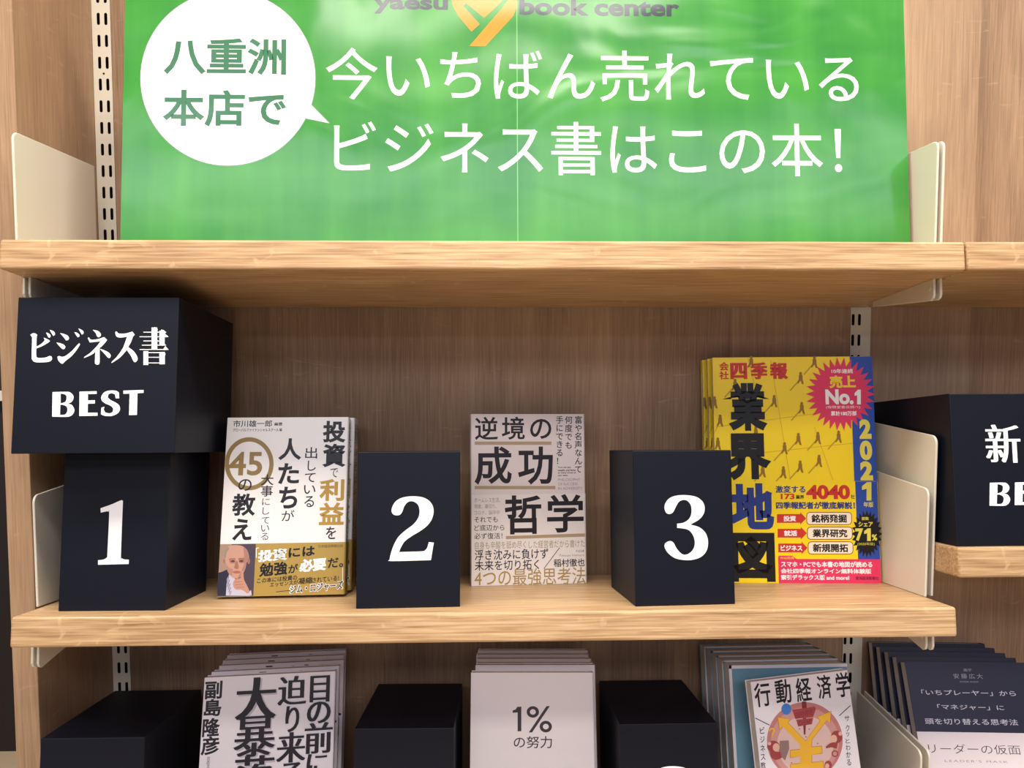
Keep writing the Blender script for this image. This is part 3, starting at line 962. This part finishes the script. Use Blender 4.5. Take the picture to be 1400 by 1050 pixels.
p0 = fb.uv(362, 904)
fb.flat(bd, p0[0], 0.3, W3 - .5, p0[1], PK)
fb.poly(bd, [(362, 905), (364, 890), (425, 890), (442, 905)], PK)
fb.text(bd, 'Web特典', 370, 893, 432, 906, YEL)
fb.text(bd, 'スマホ・PCでも本書の地図が読める', 374, 914, 772, 941, WH, bold=.03)
fb.text(bd, '会社四季報オンライン無料体験版', 373, 945, 768, 969, WH, bold=.03)
fb.text(bd, '索引デラックス版 and more!', 374, 972, 672, 997, WH, bold=.03)
fb.text(bd, '東洋経済新報社', 698, 980, 800, 996, ink((96, 20, 50)), bold=.02)
bd.build('paper_band', r)
stack(r, 3, t3 + 2.0, ['second copy of the big yellow book, showing only its left edge', 'rearmost copy of the big yellow book, a sliver at its left'], jit=[(-2.4, -2.6), (-5.2, -4.8)])
for o in list(COL.objects):
    if o.get('group') == GP3 and o.location.z < (ZM + EYE) / 1000 - .0005:
        o.location.z = (ZM + EYE) / 1000

# --- bottom shelf, left: white books with heavy serif lettering
tl = 19.0
GL1 = 'white books with heavy black serif lettering'
r, cv = book('front white book with huge black serif kanji on the bottom shelf', -301.4, 818.7, ZL + tl * math.sin(.15), 0.17, 0.15, -0.01, 136.2, 194.2, tl, coated('lilac_white_cover', (228, 222, 228), 0.34), GL1)
fc = Face(r, (260, 870, 5.385))
SH = ink((186, 180, 188)); K3 = ink((28, 22, 30))
fc.chars(cv, '副島隆彦', [(112, 332, 232, 458), (106, 465, 226, 585), (95, 605, 216, 735), (84, 740, 210, 870)], K3, bold=.028)
fc.text(cv, '大', 352, 318, 638, 608, SH, serif=.05, bold=.012)
fc.text(cv, '暴', 338, 604, 630, 882, SH, serif=.035, bold=.012)
fc.text(cv, '落', 336, 896, 628, 1170, SH, serif=.035, bold=.012)
fc.text(cv, '大', 343, 310, 629, 600, K3, serif=.045)
fc.text(cv, '暴', 329, 596, 621, 875, K3, serif=.028)
fc.text(cv, '落', 327, 888, 619, 1162, K3, serif=.028)
fc.chars(cv, '迫り来る', [(650, 298, 855, 498), (705, 515, 800, 700), (640, 712, 847, 920), (660, 935, 830, 1100)], K3, serif=.032)
fc.chars(cv, '目の前に', [(885, 292, 1025, 478), (862, 485, 1033, 634), (845, 640, 1045, 852), (860, 868, 1010, 1000)], K3, serif=.03)
u0, w0 = fc.uv(128, 885); v, f = glyphs('SOEJIMA TAKAHIKO')
fc.put(cv, [(u0 + p[1] * 3.4, w0 - p[0] * 3.4) for p in v], f, ink((120, 112, 120)))
spine_text(cv, '目の前に迫り来る大暴落', 136.2, tl, 186, 15, 13.5, K3, .0, .03)
cv.build('cover', r)
stack(r, 5, tl + 1.2, ['second white book in the heavy-lettered stack, just behind the front one', 'third white book from the front of the heavy-lettered stack', 'fourth white book from the front of the heavy-lettered stack', 'rearmost white book of the heavy-lettered stack, under the shelf edge'],
      jit=[(0, 0), (1, .8), (-2, 1.2), (-4, 1.6)])

# --- bottom shelf, centre: plain white books
GL2 = 'plain white books lettered 1%'
tl = 17.0
r, cv = book('front plain white book lettered 1%, standing centre of the bottom shelf', -23.5, 832.3, ZL + tl * math.sin(.142), -0.029, 0.142, -0.004, 133.0, 192.6, tl, coated('plain_white_cover', (232, 224, 224), 0.34), GL2)
fc = Face(r, (620, 870, 5.83)); G5 = ink((60, 50, 56))
fc.poly(cv, [(508, 562), (541, 560), (541, 756), (511, 758), (511, 606), (472, 610), (472, 591), (495, 583)], G5)
fc.text(cv, '%', 583, 556, 786, 766, G5, bold=.004)
fc.text(cv, 'の努力', 480, 795, 786, 892, G5, bold=.006)
spine_text(cv, '1%の努力', 133.0, tl, 158, 9, 12.5, G5, .01)
cv.build('cover', r)
stack(r, 6, tl + 1.2, ['second 1% book, showing its top and spine behind the front one', 'third 1% book from the front of its stack', 'fourth 1% book from the front of its stack', 'fifth 1% book from the front of its stack', 'rearmost 1% book, just under the middle shelf edge'],
      jit=[(4.5, 3), (5, 0), (5, 0), (4.4, 0), (6, 0)])

# --- bottom shelf, right: teal books with a white yen-sign book in front
GL3 = 'teal covered books'
tl = 19.0
M_T = coated('teal_cover', (98, 140, 160), 0.32)
r, cv = book('front teal book, partly hidden by the white book with a yen sign', 263.5, 848.0, ZL + tl * math.sin(.1), 0.018, 0.1, 0, 134.2, 194.2, tl, M_T, GL3)
WE = ink((216, 210, 216))
cv.box(-.05, 3.2, -.08, -.02, 0.2, 194, WE)
cv.box(0.1, 134, -.08, -.02, 190.5, 194, WE)
cv.build('cover', r)
stack(r, 5, tl + 1.2, ['second teal book, behind the front teal one', 'third teal book from the front of its stack', 'fourth teal book from the front of its stack', 'rearmost teal book, just under the middle shelf edge'],
      jit=[(-1.5, 0), (-2.5, 0), (-3, 0), (-5, 0)])

tl = 12.0
r, cv = book('white book with a big yellow yen sign, standing askew in front of the teal books', 286.0, 812.5, ZL + .3, 0.20, 0.11, 0.036, 119.0, 188.5, tl, coated('cool_white_cover', (234, 228, 232), 0.34), None)
fc = Face(r, (950, 870, 5.6)); K4 = ink((30, 22, 30))
fc.oval(cv, 842, 800, 290, 296, ink((196, 126, 122)), n=64)
fc.oval(cv, 842, 810, 262, 268, ink((208, 152, 146)), n=64)
fc.oval(cv, 845, 830, 215, 220, ink((224, 190, 182)), n=64)
fc.chars(cv, '行動経済学', [(445, 362, 590, 530), (605, 337, 747, 507), (762, 321, 902, 491), (925, 301, 1058, 471), (1068, 281, 1198, 457)], K4, bold=.016)
fc.line(cv, (462, 625), (572, 680), 6, K4); fc.line(cv, (1190, 530), (1105, 608), 6, K4)
fc.chars(cv, 'ビジネス教養', [(495, 697, 538, 742), (497, 768, 538, 810), (497, 835, 540, 880), (500, 905, 542, 945), (500, 965, 545, 1010), (502, 1030, 547, 1075)], K4, bold=.006)
fc.chars(cv, 'サクッとわかる', [(1143, 610, 1186, 647), (1150, 680, 1188, 725), (1156, 735, 1186, 766), (1150, 785, 1188, 816), (1152, 832, 1192, 870), (1155, 885, 1197, 925), (1160, 945, 1198, 986)], K4, bold=.004)
BR, BR2 = ink((166, 72, 76)), ink((132, 48, 54))
fc.poly(cv, [(818, 500), (852, 498), (856, 540), (846, 752), (834, 752), (820, 545)], BR2)
fc.poly(cv, [(745, 562), (918, 538), (926, 556), (905, 620), (768, 632)], BR)
fc.poly(cv, [(775, 637), (906, 624), (896, 672), (790, 690)], BR)
fc.text(cv, 'EXPENSIVE', 765, 575, 905, 612, BR2, bold=.01, rot=.08)
fc.text(cv, 'CHEAP', 790, 640, 893, 675, BR2, bold=.01, rot=.08)
fc.oval(cv, 700, 557, 38, 43, ink((70, 128, 204)))
yo, yb = ink((240, 184, 56)), ink((196, 128, 40))
for g, m in ((4, yb), (0, yo)):
    fc.poly(cv, [(636 - g, 621 - g), (728 + g, 634), (709 + g, 660), (847, 803 - g), (962 - g, 645), (938 - g, 616), (1041 + g, 575 - g), (1034 + g, 662 + g), (1010 + g, 640), (894 + g, 790), (892 + g, 848 - g), (967 + g, 842 - g), (973 + g, 894 + g), (893 + g, 906), (893 + g, 968 - g), (980 + g, 956 - g), (986 + g, 1012 + g), (895 + g, 1022), (895, 1130), (806 - g, 1130), (806 - g, 1030), (735 - g, 1036 + g), (733 - g, 982 - g), (806, 974 - g), (806, 918), (732 - g, 926 + g), (731 - g, 874 - g), (806, 866 - g), (804, 828), (668, 686), (650 - g, 712 + g)], m)
MK, MF, MN = ink((162, 70, 72)), ink((232, 180, 160)), ink((150, 120, 112))
fc.poly(cv, [(650, 800), (718, 796), (722, 860), (690, 950), (640, 900)], MN)
fc.oval(cv, 600, 842, 48, 44, MK, n=20); fc.oval(cv, 622, 850, 26, 32, MF, n=20); fc.oval(cv, 570, 820, 14, 14, MF, n=12)
fc.poly(cv, [(575, 880), (655, 885), (665, 930), (620, 945), (585, 925)], MK, smooth=True)
fc.poly(cv, [(566, 722), (580, 700), (604, 700), (616, 722), (600, 745), (596, 765), (586, 765), (590, 738), (602, 722), (592, 710), (580, 716), (574, 730)], yo)
fc.oval(cv, 1085, 770, 44, 48, MK, n=20); fc.oval(cv, 1062, 785, 26, 32, MF, n=20); fc.oval(cv, 1112, 745, 14, 16, MF, n=12)
fc.poly(cv, [(1040, 815), (1095, 810), (1085, 860), (1045, 850), (1005, 858), (1000, 845)], MK, smooth=True)
fc.oval(cv, 1072, 898, 26, 26, MK, hole=9, n=24)
fc.oval(cv, 1020, 985, 28, 34, MK, n=20); fc.oval(cv, 1012, 992, 16, 20, MF, n=16)
for x, y in ((800, 708), (875, 710), (850, 770), (940, 820), (740, 968)):
    fc.oval(cv, x, y, 6, 5, MN, n=8)
cv.build('cover', r)

# --- right bay: navy books
GR = 'navy covered books'
tl = 14.0
M_N = coated('navy_cover', (24, 23, 52), 0.5)
ZR = -440.5
r, cv = book('front navy book with a white band at the lower right corner of the photo', 470.5, 836.0, ZR + tl * math.sin(.30), -0.094, 0.30, 0.003, 135.2, 197, tl, M_N, GR)
fc = Face(r, (1180, 850, 5.25)); LG = ink((206, 200, 214)); GG = ink((150, 146, 160))
fc.text(cv, '識学', 718, 335, 780, 358, GG)
fc.text(cv, '安藤広大', 645, 372, 862, 410, GG, spacing=1.4)
fc.text(cv, 'KODAI ANDO', 695, 425, 830, 437, GG)
fc.text(cv, '「いちプレーヤー」から', 415, 487, 1100, 535, LG, bold=.006)
fc.text(cv, '「マネジャー」に', 530, 592, 1015, 637, LG, bold=.006)
fc.text(cv, '頭を切り替える思考法', 440, 692, 1115, 745, LG, bold=.006)
cv.build('cover', r)
hb = fc.uv(700, 793)[1]
bd = band_shell(135.2, tl, 0.2, hb, coated('pale_band_paper', (226, 214, 218), 0.4))
fb = Face(r, (1180, 850, 5.25), y=-0.6)
fb.text(bd, 'リーダーの仮面', 462, 875, 1136, 955, ink((74, 66, 74)), thin=.006)
fb.text(bd, "LEADER'S MASK", 585, 990, 1040, 1015, ink((140, 130, 136)), spacing=1.3, thin=.004)
bd.build('paper_band', r)
labs = ['second navy book, just behind the front one with the white band', 'third navy book from the front of the leaning row', 'fourth navy book from the front of the leaning row', 'rearmost navy book, leaning nearest the back panel']
for i, (dx, dy, yw, ln) in enumerate(((-1, 22.4, -.094, .27), (-1.5, 44.8, -.094, .24), (-2, 69.4, -.094, .20), (-2, 96, -.094, .15))):
    c = copy_tree(r)
    ex, ez = axes(yw, ln, 0); ey = ez.cross(ex)
    p = world((470.5 + dx, 836.0 + dy, ZR + tl * math.sin(ln)))
    c.matrix_world = Matrix(((ex.x, ey.x, ez.x, p.x), (ex.y, ey.y, ez.y, p.y), (ex.z, ey.z, ez.z, p.z), (0, 0, 0, 1)))
    c['label'] = labs[i]

# ------------------------------------------------------------------ the store beyond the left end of the bookcase
FZ = -EYE


def structure(name, mb):
    o = mb.build(name)
    o.location.z = EYE / 1000
    o['kind'] = 'structure'
    return o


structure('floor', MB().box(-6000, 4000, -7000, 7000, FZ - 40, FZ, plain('beige_floor', (206, 182, 146), 0.35)))
structure('wall_back', MB().box(-6000, 4000, 7000, 7100, FZ, 1200, plain('dim_wall', (92, 84, 78), 0.8)))

far = thing('display_shelf', 'dark display shelf far behind, seen at the left edge beyond the bookcase', 'display shelf', (-3300, 3900, FZ))
MB().box(0, 1300, 0, 500, 0, 1160, plain('dark_carcass', (40, 32, 30), 0.6)).build('carcass', far)
MB().box(0, 1300, -40, 0, 1690, 1740, plain('pale_rail', (222, 212, 200), 0.6)).build('shelf_edge', far)
MB().box(0, 1300, 0, 500, 1160, 2300, plain('dark_carcass', (40, 32, 30), 0.6)).build('back', far)
cas = thing('cart_wheel', 'small black cart wheel on the floor at the lower left edge', 'wheel', (-2270, 3400, FZ))
mbw = MB()
mbw.prism([(40 * math.cos(t * math.pi / 10), 40 + 40 * math.sin(t * math.pi / 10)) for t in range(20)], 'x', -16, 16, plain('black_rubber', (22, 22, 28), 0.6))
mbw.build('tyre', cas, 3)
MB().box(-30, 30, -12, 12, 40, 96, plain('black_rubber', (22, 22, 28), 0.6)).build('fork', cas, 3)
